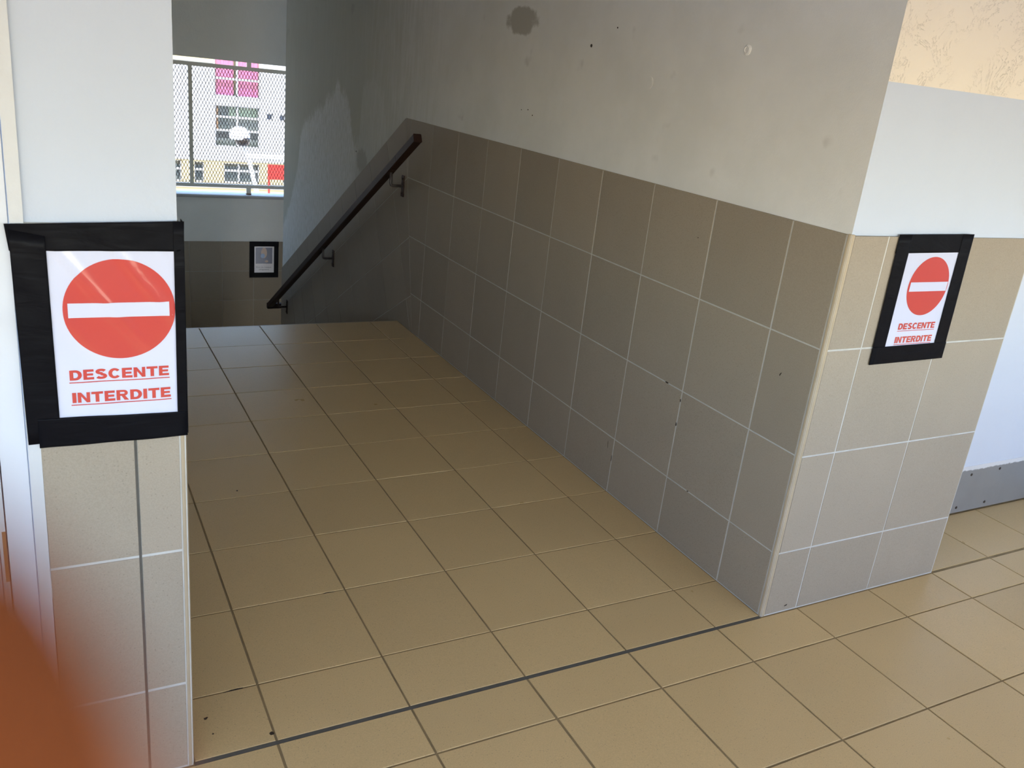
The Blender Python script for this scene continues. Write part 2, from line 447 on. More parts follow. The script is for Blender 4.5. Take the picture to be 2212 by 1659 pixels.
# ------------------------------------------------------------------ right wall (side wall of the stair + front face)
def plan_prism(mb, pts, z0, z1, mis):
    o = len(mb.v); k = len(pts)
    for z in (z0, z1):
        for x, y in pts: mb.v.append((x, y, z))
    for i in range(k):
        j = (i+1) % k; mb.face((o+i, o+j, o+k+j, o+k+i), mis[i])
    mb.face([o+i for i in range(k)][::-1], 0); mb.face([o+k+i for i in range(k)], 0)
YP = YF+PL
plan = [(PL, Y_END), (PL, YP), (.820, YP), (.820, .45), (.26, .45), (.26, Y_END)]
wm = MB()
plan_prism(wm, plan, Z_HALF*2, 1.597, [0, 1, 1, 1, 0, 0])
plan_prism(wm, plan, 1.597, CEIL, [0, 2, 2, 1, 0, 0])
wall_r = wm.build('wall_right', ['side_plaster', 'white_paint', 'rough_plaster']); struct(wall_r)
# tile bed (grout) behind the side tiling
def top_line(y): return Z_TOP - SL*(y-Z_TOPY)
bed = [(Y_END, -1.75), (YF+.004, -.01), (YF+.004, Z_TOP-.003), (Z_TOPY, Z_TOP-.003), (Y_END, top_line(Y_END)-.003)]
bed = [(YF+.004, -.01), (3.2, -.01), (3.2, -.4), (Y_END, -1.75), (Y_END, top_line(Y_END)-.003), (Z_TOPY, Z_TOP-.003), (YF+.004, Z_TOP-.003)]
FS = (Vector((PL,0,0)), -VY, VZ, -VX)     # u = -y so that n = -x
def sy(poly): return [(-a, b) for a, b in poly]
MB().prism(sy(bed)[::-1], .0058, FS, -.001).build('grout_bed', 'wall_grout', wall_r)
ys = [YF+.016] + ROWS[1:10] + [3.203]
kink = lambda z: Z_TOPY - (Z_TOP-z)*math.tan(math.atan(SL)/2)
# kink line: y - kt*z <= c   (flat part)
kt = math.tan(math.atan(SL)/2)
ca, cb, cc = 1.0, -kt, Z_TOPY - kt*Z_TOP
for i in range(len(ys)):
    y0 = ys[i]; y1 = ys[i+1] if i+1 < len(ys) else 3.40
    for k in range(4):
        p = clip(rect(y0, LEV[k], y1, LEV[k+1]), ca, cb, cc)
        if len(p) >= 3: add_tile(sy(p), FS, PL, 'wall_tile', wall_r, .0042)
# sloping part
ang = math.atan(SL); U_ = (math.cos(ang), -math.sin(ang)); V_ = (math.sin(ang), math.cos(ang))
t0s = [(y-Z_TOPY)/math.cos(ang) for y in (3.583, 3.883, 4.177, 4.469, 4.756, 5.050, 5.350, 5.645)]
ts = [t0s[0]-.335*2, t0s[0]-.335] + t0s + [t0s[-1]+.335*k for k in (1, 2, 3)]
for i in range(len(ts)-1):
    for k in range(5):
        q = [(ts[i], -(k+1)*.332), (ts[i+1], -(k+1)*.332), (ts[i+1], -k*.332), (ts[i], -k*.332)]
        p = [(Z_TOPY + a*U_[0] + b*V_[0], Z_TOP + a*U_[1] + b*V_[1]) for a, b in q]
        p = clip(p, -ca, -cb, -cc); 
        if len(p) < 3: continue
        p = clip(p, 1, 0, Y_END)
        if len(p) < 3: continue
        # not below the nosing line of the stair
        p = clip(p, -SL, -1, -(SL*Y_EDGE) + .25)
        if len(p) < 3: continue
        add_tile(sy(p), FS, PL, 'wall_tile', wall_r, .0042)
# front face tiles
FF = (Vector((0, YP, 0)), VX, VZ, -VY)
xsf = [.012] + [.150, .481, .816]
MB().box((.004, YF+.0013, -.01), (.818, YP+.001, Z_TOP-.003)).build('grout_bed', 'wall_grout', wall_r)
for a, b in zip(xsf, xsf[1:]):
    for k in range(4): add_tile(rect(a, LEV[k], b, LEV[k+1]), FF, PL, 'wall_tile', wall_r, .0055)
def corner_bead(cx, cy, sx, name_parent, z0, z1, r=.012):
    """quarter-round bead on an outside corner; sx=-1: corner towards -x,-y; sx=+1: towards +x,-y"""
    mb = MB(); pts = []
    for k in range(7):
        t = math.pi/2*k/6
        pts.append((cx - sx*(r - r*math.cos(t))*1.0 if False else cx + sx*(-r + r*math.cos(t)), cy + r - r*math.sin(t)))
    pts.append((cx - sx*r, cy + r))
    plan_prism(mb, pts, z0, z1, [0]*len(pts))
    return mb.build('corner_trim', 'edge_trim', name_parent)
corner_bead(-.001, YF-.001, -1, wall_r, .0, Z_TOP, .013)
# nail holes and an old wall plug in the plaster
for (y, z, r, d) in ((1.395, 1.646, .0065, 0), (1.231, 1.712, .003, 0), (1.845, 1.372, .0028, 0), (1.80, 1.352, .0028, 0), (1.905, 1.367, .0022, 0), (4.19, .905, .006, 0)):
    MB().lathe([(r, .0012), (r*.9, -.001)], (PL-.0006, y, z), 10, 'X').build('nail_hole', 'screw_dark', wall_r)
mb = MB().lathe([(.016, .002), (.016, -.002), (.010, -.005), (.009, -.003), (.004, -.003)], (PL, .516, 1.656), 16, 'X')
mb.build('wall_plug', 'side_plaster', wall_r)
MB().lathe([(.020, .002), (.020, -.001), (.012, -.002)], (PL, .985, 1.535), 16, 'X').build('wall_plug', 'side_plaster', wall_r)

# ------------------------------------------------------------------ left pillar / left stair wall
pm = MB(); plan_prism(pm, [(XP+.003, Y_END), (XP+.003, YP), (XL-PL, YP), (XL-PL, Y_END)][::-1], Z_HALF*2, CEIL, [0]*4)
wall_l = pm.build('wall_left', 'pillar_paint'); struct(wall_l)
FP = (Vector((0, YP, 0)), VX, VZ, -VY)
MB().box((XP+.002, YF+.0013, -.01), (XL-.002, YP+.001, Z_TOP-.002)).build('grout_bed', 'wall_grout', wall_l)
MB().box((-1.7835, YF+.0006, 0), (-1.7785, YP, Z_TOP-.003)).build('movement_joint', 'dark_joint', wall_l)
for a, b in ((XP, -1.781), (-1.781, XL-.011)):
    for k in range(4): add_tile(rect(a, LEV[k], b, LEV[k+1]), FP, PL, 'wall_tile', wall_l, .0055)
corner_bead(XL+.001, YF-.001, 1, wall_l, 0, Z_TOP, .012)
ml = MB(); FL = (Vector((XL-PL,0,0)), VY, VZ, VX)
for i in range(len(ys)-1):
    for k in range(4): add_tile(rect(ys[i], LEV[k], ys[i+1], LEV[k+1]), FL, PL, '', None, .005, into=ml)
for i in range(len(ts)-1):
    for k in range(5):
        q = [(ts[i], -(k+1)*.332), (ts[i+1], -(k+1)*.332), (ts[i+1], -k*.332), (ts[i], -k*.332)]
        p = [(Z_TOPY + a*U_[0] + b*V_[0], Z_TOP + a*U_[1] + b*V_[1]) for a, b in q]
        p = clip(clip(p, -1, 0, -3.205), 1, 0, Y_END) if True else p
        if len(p) >= 3: add_tile(p, FL, PL, '', None, .005, into=ml)
o = ml.build('tile_field', 'wall_tile', wall_l); o['kind'] = 'stuff'

# ------------------------------------------------------------------ far wall with the opening
SILL, LINT = -.012, 1.327
fm = MB()
fm.box((-2.0, Y_FAR+PL, Z_HALF*2), (2.1, Y_FAR+.20, SILL-.03)).box((-2.0, Y_FAR+PL, LINT), (2.1, Y_FAR+.20, CEIL))
wall_f = fm.build('wall_far', 'grey_plaster'); struct(wall_f)
zt = Z_HALF + Z_TOP
FB = (Vector((0, Y_FAR+PL, 0)), VX, VZ, -VY)
MB().box((XL, Y_FAR+.003, Z_HALF), (1.9, Y_FAR+PL+.001, zt-.002)).build('grout_bed', 'wall_grout', wall_f)
xw = [XL] + [.117+.333*k for k in range(-5, 6)]
for a, b in zip(xw, xw[1:]):
    for k in range(4): add_tile(rect(a, Z_HALF+LEV[k], b, Z_HALF+LEV[k+1]), FB, PL, 'wall_tile', wall_f, .004)
sl = MB(); c = []
for k in range(9):
    t = math.pi*k/8; c.append((Y_FAR-.012+.018-.018*math.sin(t) if False else Y_FAR-.006-.012*math.sin(t), SILL-.0145-.0155*math.cos(t)))
prof = c + [(Y_FAR+.215, SILL+.001), (Y_FAR+.215, SILL-.03)]
plan3 = [(y, z) for y, z in prof]
o0 = len(sl.v); kk = len(plan3)
for x in (XL, 2.0):
    for y, z in plan3: sl.v.append((x, y, z))
for i in range(kk): sl.face((i, (i+1) % kk, kk+(i+1) % kk, kk+i))
sl.face(range(kk)); sl.face([kk+i for i in range(kk)][::-1])
sill = sl.build('window_1', 'sill_paint'); struct(sill)
# outer shell of the stairwell and the gallery (out of frame, carries the light)
struct(MB().box((-2.0, Y_END-.001, Z_HALF*2), (XL-.0, Y_FAR+.2, CEIL)).build('wall_stair_left', 'grey_plaster'))
struct(MB().box((1.95, .45, Z_HALF*2), (2.1, Y_FAR+.2, CEIL)).build('wall_stair_right', 'grey_plaster'))
struct(MB().box((-4.6, Y_BACK-.2, CEIL), (5.1, Y_FAR+.2, CEIL+.2)).build('ceiling', 'ceiling_paint'))
struct(MB().box((-4.6, Y_BACK-.15, -.4), (5.1, Y_BACK, 1.0)).box((-4.6, Y_BACK-.15, 1.85), (5.1, Y_BACK, CEIL)).build('wall_light_gap_back', 'white_paint'))  # unseen parapet and lintel, gap between them sized to limit the incoming light
struct(MB().box((-4.6, Y_BACK, -.25), (-4.5, .2, 1.0)).box((-4.6, Y_BACK, 1.55), (-4.5, .2, CEIL)).build('wall_light_gap_left', 'white_paint'))  # unseen end wall, its slot added to brighten the stair's side wall
struct(MB().box((5.0, Y_BACK, -.25), (5.1, .4, CEIL)).build('wall_gallery_right', 'white_paint'))

# ------------------------------------------------------------------ left door and its frame
wl2 = MB().box((-4.5, YP, -.01), (-2.93, .25, CEIL)).box((-2.93, YP, 2.12), (XP+.003, .25, CEIL))
struct(wl2.build('wall_front_left', 'pillar_paint'))
d1 = bpy.data.objects.new('door_1', None); COL.objects.link(d1); d1.location = (-1.9465, YF, 0); struct(d1)
d1.rotation_euler = (0, math.radians(.42), 0)
def dbox(name, x0, x1, y0, y1, z0, z1, m): return MB().box((x0, y0, z0), (x1, y1, z1)).build(name, m, d1)
trim_strip = MB(); 
trim_strip.box((-.0165, -.0008, .012), (.004, .03, 2.10)); trim_strip.build('frame_strip', 'frame_paint', d1)
dbox('jamb', -.060, -.0185, .004, .08, .012, 2.10, 'door_paint')
dbox('stop_strip', -.073, -.0625, .006, .08, .012, 2.10, 'frame_paint')
dbox('chipped_wood', -.0685, -.0625, .0052, .012, .535, .64, 'bare_wood')
leaf = dbox('door_leaf', -.93, -.0755, .012, .05, .012, 2.06, 'door_paint')
MB().box((-.13, .008, .98), (-.09, .012, 1.14)).build('lock_plate', 'bracket_steel', leaf)
MB().tube([(-.11, .010, 1.05), (-.11, -.05, 1.05), (-.12, -.055, 1.05), (-.24, -.055, 1.05)], .009, 10).build('handle', 'bracket_steel', leaf)

# ------------------------------------------------------------------ right door with kick plate
d2 = bpy.data.objects.new('door_2', None); COL.objects.link(d2); d2.location = (.86, .262, 0); struct(d2)
leaf2 = MB().box((.0, .0, .006), (1.05, .045, 2.04)).build('door_leaf', 'door_paint', d2)
kp = MB().box((.03, -.0035, .008), (1.02, .0, .218)).build('kick_plate', 'kick_plate', d2)
for x in (.18, .475, .66, .97):
    for z in (.032, .183 if x != .475 else .178):
        MB().lathe([(.0062, 0), (.0062, -.0015), (.003, -.003)], (x + (.035 if z > .1 else 0), -.0034, z), 10, 'Y').build('screw', 'screw_dark', kp)
MB().box((.93, -.004, .98), (.97, 0, 1.14)).build('lock_plate', 'bracket_steel', leaf2)
MB().tube([(.95, -.004, 1.05), (.95, -.045, 1.05), (.94, -.05, 1.05), (.82, -.05, 1.05)], .009, 10).build('handle', 'bracket_steel', leaf2)
fr = MB().box((-.045, -.03, 0), (.0, .06, 2.09)).box((1.05, -.03, 0), (1.1, .06, 2.09)).box((-.045, -.03, 2.042), (1.1, .06, 2.09)); fr.build('door_frame', 'frame_paint', d2)
struct(MB().box((.82, YP, 2.09), (5.0, .45, CEIL)).box((1.96, YP, -.01), (5.0, .45, 2.09)).box((.82, .31, -.01), (1.96, .45, 2.09)).build('wall_front_right', 'white_paint'))

# ------------------------------------------------------------------ signs
def wrinkle(amp, seed, kind):
    def f(x, z):
        if kind == 'left':
            w = amp*(.55*noise.noise(Vector((x*9+z*6+seed, z*5-x*5, seed))) + .8*noise.noise(Vector((x*14+z*11, z*4+seed, 2.1))))
            w += amp*.9*max(0, math.sin((x*.75+z*.55)*95))**3*max(0, min(1, (z-.97)/.1))
            return w
        return amp*noise.noise(Vector((x*9+seed, z*9, seed)))
    return f
def draped_grid(x0, x1, z0, z1, y, f, lift, n=26, m=36):
    mb = MB()
    for j in range(m+1):
        for i in range(n+1):
            x = x0+(x1-x0)*i/n; z = z0+(z1-z0)*j/m; mb.v.append((x, y-f(x, z)-lift, z))
    for j in range(m):
        for i in range(n):
            a = j*(n+1)+i; mb.face((a, a+1, a+n+2, a+n+1))
    return mb
def draped_disc(cx, cz, r, y, f, lift, xmax, rings=12, seg=72):
    mb = MB(); mb.v.append((cx, y-f(cx, cz)-lift, cz))
    for k in range(1, rings+1):
        for s_ in range(seg):
            t = 2*math.pi*s_/seg; x = min(cx+r*k/rings*math.cos(t), xmax); z = cz+r*k/rings*math.sin(t)
            mb.v.append((x, y-f(x, z)-lift, z))
    for s_ in range(seg): mb.face((0, 1+s_, 1+(s_+1) % seg))
    for k in range(rings-1):
        for s_ in range(seg):
            a = 1+k*seg+s_; b = 1+k*seg+(s_+1) % seg; mb.face((a, a+seg, b+seg, b))
    return mb
def text_mesh(txt, x0, x1, z0, z1, y, f, lift, bold=.022):
    cu = bpy.data.curves.new('txt', 'FONT'); cu.body = txt; cu.size = 1; cu.offset = bold; cu.resolution_u = 4
    ob = bpy.data.objects.new('txt', cu); COL.objects.link(ob)
    dg = bpy.context.evaluated_depsgraph_get(); dg.update()
    me = bpy.data.meshes.new_from_object(ob.evaluated_get(dg)); bpy.data.objects.remove(ob); bpy.data.curves.remove(cu)
    xs_ = [v.co.x for v in me.vertices]; ys_ = [v.co.y for v in me.vertices]
    a, b, c_, d_ = min(xs_), max(xs_), min(ys_), max(ys_)
    mb = MB()
    for v in me.vertices:
        x = x0+(v.co.x-a)/(b-a)*(x1-x0); z = z0+(v.co.y-c_)/(d_-c_)*(z1-z0); mb.v.append((x, y-f(x, z)-lift, z))
    for p in me.polygons: mb.face(p.vertices)
    bpy.data.meshes.remove(me)
    return mb
def glyph(ch):
    """heavy grotesque capitals on a unit cap height: list of quad strips, and the advance width"""
    v, h = .30, .23
    def arc(cx, cy, rx, ry, a0, a1, n=14): return [(cx+rx*math.cos(math.radians(a0+(a1-a0)*i/n)), cy+ry*math.sin(math.radians(a0+(a1-a0)*i/n))) for i in range(n+1)]
    R_ = lambda x0, y0, x1, y1: ([(x0, y0), (x1, y0)], [(x0, y1), (x1, y1)])
    if ch == 'I': return [R_(0, 0, v+.02, 1)], v+.02
    if ch == 'T': return [R_(0, 1-h, .94, 1), R_(.47-v/2, 0, .47+v/2, 1-h)], .94
    if ch == 'E': return [R_(0, 0, v, 1), R_(v, 0, .86, h), R_(v, 1-h, .84, 1), R_(v, .5-h*.46, .79, .5+h*.46)], .86
    if ch == 'N': return [R_(0, 0, v-.02, 1), R_(.98-v+.02, 0, .98, 1), ([(v-.02, 1), (.98-v+.02, .38)], [(v-.02, .62), (.98-v+.02, 0)])], .98
    if ch == 'D':
        o = [(v, 1)] + arc(.46, .5, .52, .5, 90, -90) + [(v, 0)]; q = [(v, 1-h)] + arc(.44, .5, .23, .5-h, 90, -90) + [(v, h)]
        return [R_(0, 0, v, 1), (o, q)], .98
    if ch == 'C': return [(arc(.51, .5, .51, .52, 38, 322, 30), arc(.53, .5, .22, .29, 38, 322, 30))], 1.0
    if ch == 'R':
        o = [(v, 1)] + arc(.62, .71, .32, .29, 90, -90) + [(v, .42)]; q = [(v, .80)] + arc(.58, .71, .10, .09, 90, -90) + [(v, .62)]
        return [R_(0, 0, v, 1), (o, q), ([(.40, .44), (.70, .44)], [(.66, 0), (1.02, 0)])], 1.02
    if ch == 'S':
        c = arc(.47, .735, .31, .165, 20, 270, 20) + arc(.47, .285, .33, .175, 90, -160, 20)[1:]; o = []; q = []
        for i, p in enumerate(c):
            a = c[max(0, i-1)]; b = c[min(len(c)-1, i+1)]; dx, dy = b[0]-a[0], b[1]-a[1]; l = math.hypot(dx, dy)
            w = .115+.03*abs(dy)/l; o.append((p[0]-dy/l*w, p[1]+dx/l*w)); q.append((p[0]+dy/l*w, p[1]-dx/l*w))
        return [(o, q)], .94
def heavy_text(txt, x0, x1, z0, z1, y, f, lift):
    strips = []; cur = 0
    for ch in txt:
        st_, w = glyph(ch)
        for a, b in st_: strips.append(([(p[0]+cur, p[1]) for p in a], [(p[0]+cur, p[1]) for p in b]))
        cur += w+.11
    tot = cur-.11; mb = MB()
    for a, b in strips:
        o = len(mb.v); k = len(a)
        for pl in (a, b):
            for px, pz in pl:
                x = x0+px/tot*(x1-x0); z = z0+pz*(z1-z0); mb.v.append((x, y-f(x, z)-lift, z))
        for i in range(k-1): mb.face((o+i, o+i+1, o+k+i+1, o+k+i))
    return mb
def tape(mbpts, y, f, lift, th=.0006, n=16):
    """strip as a quad (4 corners x,z, counter-clockwise), subdivided and draped"""
    (a, b, c_, d_) = mbpts; mb = MB()
    for s_ in (0, 1):
        for j in range(n+1):
            for i in range(n+1):
                u, v = i/n, j/n
                x = (a[0]*(1-u)+b[0]*u)*(1-v)+(d_[0]*(1-u)+c_[0]*u)*v; z = (a[1]*(1-u)+b[1]*u)*(1-v)+(d_[1]*(1-u)+c_[1]*u)*v
                mb.v.append((x, y-lift-f(x, z)+(0 if s_ else th), z))
    q = (n+1)*(n+1)
    for j in range(n):
        for i in range(n):
            k = j*(n+1)+i; mb.face((k+q, k+1+q, k+n+2+q, k+n+1+q)); mb.face((k, k+n+1, k+n+2, k+1))
    edge = [i for i in range(n+1)] + [(n+1)*j+n for j in range(1, n+1)] + [(n+1)*n+i for i in range(n-1, -1, -1)] + [(n+1)*j for j in range(n-1, 0, -1)]
    for i in range(len(edge)):
        e0, e1 = edge[i], edge[(i+1) % len(edge)]; mb.face((e0, e1, e1+q, e0+q))
    return mb
def sign(label, ysurf, paper, circ, bar, d_txt, i_txt, unders, tapes, kind, loc):
    t = thing('no_entry_notice', loc, label, 'sign', 'taped no entry notices')
    L = Vector(loc)
    f = wrinkle(.0036 if kind == 'left' else .0006, 3.3, kind); y = ysurf-.0022 if kind == 'left' else ysurf-.0012
    def bl(mb, name, m, par=t, sm=False):
        mb.v = [tuple(Vector(v)-L) for v in mb.v]
        ob = mb.build(name, m, par, smooth_=sm); return ob
    pp = bl(draped_grid(*paper, y, f, .0005, 40, 56), 'paper', 'paper', sm=True)
    mb = draped_grid(*paper, y+.0006, f, .0, 8, 8); 
    bl(draped_disc(*circ, y, f, .0010, paper[1]), 'red_disc', 'red_print', pp, True)
    bl(draped_grid(bar[0], bar[1], bar[2], bar[3], y, f, .0015, 30, 6), 'white_bar', 'paper', pp, True)
    bl(heavy_text('DESCENTE', *d_txt, y, f, .0013), 'lettering', 'red_print', pp)
    bl(heavy_text('INTERDITE', *i_txt, y, f, .0013), 'lettering', 'red_print', pp)
    for u in unders: bl(draped_grid(u[0], u[1], u[2], u[3], y, f, .0013, 24, 1), 'underline', 'red_print', pp, True)
    for i, q in enumerate(tapes): bl(tape(q, y, f, (.0026 if kind == 'left' else .0018)+.0004*(i % 4)), 'tape', 'black_tape', sm=True)
    return t
YS = YF-.001
lt = [[(-1.958,1.160),(-1.688,1.160),(-1.687,1.213),(-1.962,1.204)],            # top
      [(-1.955,.812),(-1.903,.812),(-1.9045,1.185),(-1.957,1.195)],               # left
      [(-1.706,.808),(-1.6895,.808),(-1.6875,1.213),(-1.7055,1.213)],             # right
      [(-1.938,.804),(-1.689,.804),(-1.689,.853),(-1.938,.8605)]]                 # bottom
sgl = sign('white notice with red no entry disc, black taped on the near left pillar', YS,
     (-1.912, -1.694, .845, 1.172), (-1.796, 1.0555, .0905), (-1.8785, -1.7155, 1.0425, 1.0685),
     (-1.883, -1.719, .9275, .9465), (-1.881, -1.717, .8845, .904), [(-1.884, -1.718, .9222, .9240), (-1.883, -1.716, .8795, .8813)], lt, 'left', (-1.82, YS, .80))
# the right-hand strip folds round the pillar edge
MB().box((XL+.0022-(-1.82), .0, .006), (XL+.0030-(-1.82), .035, .410)).build('tape_fold', 'black_tape', sgl)
rt = [[(.184,1.158),(.508,1.162),(.507,1.2155),(.185,1.211)],
      [(.193,.829),(.244,.829),(.239,1.211),(.185,1.211)],
      [(.464,.832),(.518,.832),(.507,1.2155),(.4575,1.2155)],
      [(.193,.828),(.519,.831),(.519,.8835),(.193,.8815)]]
sgr = sign('white notice with red no entry disc, taped on right tiled wall near grey kick plate', YS,
     (.23, .475, .874, 1.172), (.3640, 1.0605, .0875), (.2845, .4480, 1.046, 1.0735),
     (.2805, .4425, .9315, .9505), (.280, .444, .890, .9095), [(.2795, .4445, .9262, .9278), (.2795, .4440, .8845, .8862)], rt, 'right', (.35, YS, .82))
# poster on the far wall
pt = thing('mask_poster', (.23, Y_FAR-.001, -.905), 'small poster with dark blue picture in a black tape border on far stairwell wall', 'poster')
def pbox(name, x0, x1, z0, z1, d0, d1_, m, par=pt): return MB().box((x0-.23, -d1_, z0+.905), (x1-.23, -d0, z1+.905)).build(name, m, par)
pap = pbox('paper', .115, .345, -.86, -.55, 0, .0015, 'poster_paper')
pbox('picture', .138, .3175, -.748, -.569, .0015, .002, 'navy_print', pap)
def pell(name, cx, cz, rx, rz, d, m):
    mb = MB(); mb.prism([(cx-.23+rx*math.cos(2*math.pi*k/20), cz+.905+rz*math.sin(2*math.pi*k/20)) for k in range(20)], d+.0004, (Vector((0,0,0)), VX, VZ, -VY), d); return mb.build(name, m, pap)
pell('tan_shape', .228, -.628, .032, .060, .002, 'tan_print'); pell('blue_shape', .214, -.662, .022, .026, .0025, 'blue_print'); pell('tan_shape', .255, -.722, .018, .014, .002, 'tan_print')
zf = lambda x, z: 0
for tx, x0, x1, z0, z1 in (('Port du masque', .145, .306, -.799, -.780), ('obligatoire', .172, .282, -.825, -.806)):
    mb = text_mesh(tx, x0, x1, z0, z1, Y_FAR-.001, zf, .0019, .0); mb.v = [tuple(Vector(v)-Vector((.23, Y_FAR-.001, -.905))) for v in mb.v]; mb.build('lettering', 'text_print', pap)
for q in ((.071,.388,-.557,-.502), (.071,.124,-.905,-.502), (.336,.386,-.905,-.502), (.071,.385,-.905,-.848)):
    pbox('tape', q[0], q[1], q[2], q[3], .0015, .0024+random.random()*.0004, 'black_tape')

# ------------------------------------------------------------------ handrail
XR = -.08
ra = Vector((XR, 2.890, 1.130)); rb = Vector((XR, 6.268, -.757)); rd = (rb-ra).normalized()
hr = thing('handrail', (XR, 4.5, -.8), 'dark brown square handrail sloping down the stair wall on three brackets', 'handrail')
HL = Vector((XR, 4.5, -.8))
def hb(mb, name, m, par=hr, sm=False):
    mb.v = [tuple(Vector(v)-HL) for v in mb.v]; return mb.build(name, m, par, smooth_=sm)
jt = ra + rd*.29
hb(MB().sqbar(ra+rd*.003, jt-rd*.001, .047, .047), 'rail_extension', 'rail_wood')
hb(MB().sqbar(jt+rd*.001, rb, .047, .047), 'rail', 'rail_wood')
hb(MB().sqbar(ra-rd*.002, ra+rd*.003, .048, .048), 'end_cap', 'rail_wood')
ret = MB(); ret.box((XR-.0235, 6.248, -.785), (.24, 6.292, -.738)); hb(ret, 'return_rail', 'rail_wood')
for (py, pz) in ((3.262, .818), (4.597, .074), (5.944, -.682)):
    rail_z = ra.z + (py-ra.y)*(rd.z/rd.y) - .027
    pl_ = MB()
    prof = [(-.019,-.062),(.019,-.062),(.022,-.045),(.016,-.03),(.022,0),(.016,.03),(.022,.045),(.019,.062),(-.019,.062),(-.022,.045),(-.016,.03),(-.022,0),(-.016,-.03),(-.022,-.045)]
    pl_.prism([(-(py+a), pz+b) for a, b in prof], .006, (Vector((0,0,0)), -VY, VZ, -VX), 0)
    pl_.v = [(min(v[0], .001), v[1], v[2]) for v in pl_.v]
    plate = hb(pl_, 'bracket_plate', 'bracket_rust')
    for dz in (-.042, .042): hb(MB().lathe([(.006, 0), (.006, -.003), (.002, -.005)], (-.006, py, pz+dz), 8, 'X'), 'screw', 'screw_dark', plate)
    hb(MB().tube([(-.005, py, pz), (XR+.012, py, pz), (XR+.003, py, pz+.004), (XR, py, pz+.014), (XR, py, rail_z)], .0085, 10), 'bracket_arm', 'bracket_steel' if py < 5.5 else 'bracket_rust', sm=True)
    sd = MB().sqbar(Vector((XR, py-.035, rail_z+.035*SL*1.02)), Vector((XR, py+.035, rail_z-.035*SL*1.02)), .03, .006, .001); hb(sd, 'bracket_saddle', 'bracket_rust')

# ------------------------------------------------------------------ expanded metal screen in the opening
YSC = 7.985
sc = thing('mesh_screen', (0, YSC, SILL), 'beige steel framed expanded metal screen filling the far stairwell opening', 'screen')
def sb(name, x0, x1, z0, z1, d=.035, m='screen_steel', par=sc): return MB().box((x0, -d/2, z0-SILL), (x1, d/2, z1-SILL)).build(name, m, par)
RT0, RT1, RB0, RB1 = 1.245, 1.283, .057, .090
sb('top_rail', -1.66, 1.9, RT0, RT1); sb('bottom_rail', -1.66, 1.9, RB0, RB1)
for x in (-1.64, -.499, .642, 1.86): sb('post', x-.0185, x+.0185, RB1, RT0)
for x in (-1.05, .078, 1.25):
    sb('fixing_tab', x-.022, x+.022, RT1, LINT, .02); tb = sb('fixing_tab', x-.024, x+.024, SILL+.004, RB0, .02); sb('rust_spot', x-.026, x+.026, SILL+.0, SILL+.012, .03, 'rust', tb)
ms = MB(); pw, ph, sw, sd_ = .0318, .0632, .0052, .0040
def strand(x0, z0, x1, z1):
    d = Vector((x1-x0, 0, z1-z0)).normalized(); n_ = Vector((d.z, 0, -d.x))*sw/2; o = len(ms.v)
    for (x, z) in ((x0, z0), (x1, z1)):
        for sx, yy_ in ((1, -1), (1, 1), (-1, 1), (-1, -1)): ms.v.append((x+n_.x*sx, yy_*sd_/2, z+n_.z*sx-SILL))
    for i in range(4): ms.face((o+i, o+(i+1) % 4, o+4+(i+1) % 4, o+4+i))
nz = int((RT0-RB1)/ph)+1
x = -1.62; i = 0
while x < 1.84:
    for j in range(nz*2):
        za = RB1-.01+j*ph/2; zb = za+ph/2
        if zb > RT0+.02: break
        if (j % 2 == 0): strand(x, za, x+pw/2, zb); strand(x+pw, za, x+pw/2, zb)
        else: strand(x+pw/2, za, x, zb); strand(x+pw/2, za, x+pw, zb)
    x += pw
m_ = ms.build('expanded_mesh', 'mesh_steel', sc); m_['kind'] = 'stuff'

# ------------------------------------------------------------------ outside: ground, far building, dome camera pole, red board
gz = -4.6
struct(MB().box((-60, 8.4, gz-.3), (60, 60, gz)).build('ground', 'ground'))
struct(MB().box((-60, -60, gz-.3), (60, Y_BACK-.3, gz)).build('ground_front', 'ground'))
YB = 27.0
bd = thing('school_building', (3.6, YB, gz), 'sunlit white building with pink curtained windows seen through the mesh', 'building')
BL = Vector((3.6, YB, gz))
def bb(mb, name, m, par=bd): mb.v = [tuple(Vector(v)-BL) for v in mb.v]; return mb.build(name, m, par)
holes = [(2.995,-.09,4.355,1.9), (3.0,-1.59,4.345,-.36)] + [(1.2,-2.69,2.0,-2.06),(2.37,-2.69,2.66,-2.08),(3.255,-2.69,4.35,-2.085),(5.1,-2.69,6.2,-2.085)]
holes += [(4.555,-.715,4.755,-.50),(4.955,-.72,5.155,-.51)]
X0, X1, Z0, Z1 = -14, 20, gz, 3.2
def facade(holes, x0, x1, z0, z1, y0, y1):
    xs_ = sorted({x0, x1} | {v for h in holes for v in (h[0], h[2]) if x0 < v < x1}); zs_ = sorted({z0, z1} | {v for h in holes for v in (h[1], h[3]) if z0 < v < z1})
    mb = MB()
    for a, b in zip(xs_, xs_[1:]):
        run = None
        for c_, d_ in zip(zs_, zs_[1:]):
            mx, mz = (a+b)/2, (c_+d_)/2; inh = any(h[0] < mx < h[2] and h[1] < mz < h[3] for h in holes)
            if not inh: run = (run[0] if run else c_, d_)
            if inh or d_ == zs_[-1]:
                if run: mb.box((a, y0, run[0]), (b, y1, run[1])); run = None
    return mb
bb(facade(holes, X0, X1, -2.02, Z1, YB, YB+.3), 'wall', 'facade_white')
bb(facade(holes, X0, X1, Z0, -2.02, YB+.02, YB+.3), 'ground_storey_wall', 'facade_cream')
bb(MB().box((X0-.3, YB-.6, Z1), (X1+.3, YB+8, Z1+.3)), 'roof', 'facade_white')
bb(MB().box((X0, YB+3, Z0), (X1, YB+3.2, Z1)), 'inner_wall', 'room_green')
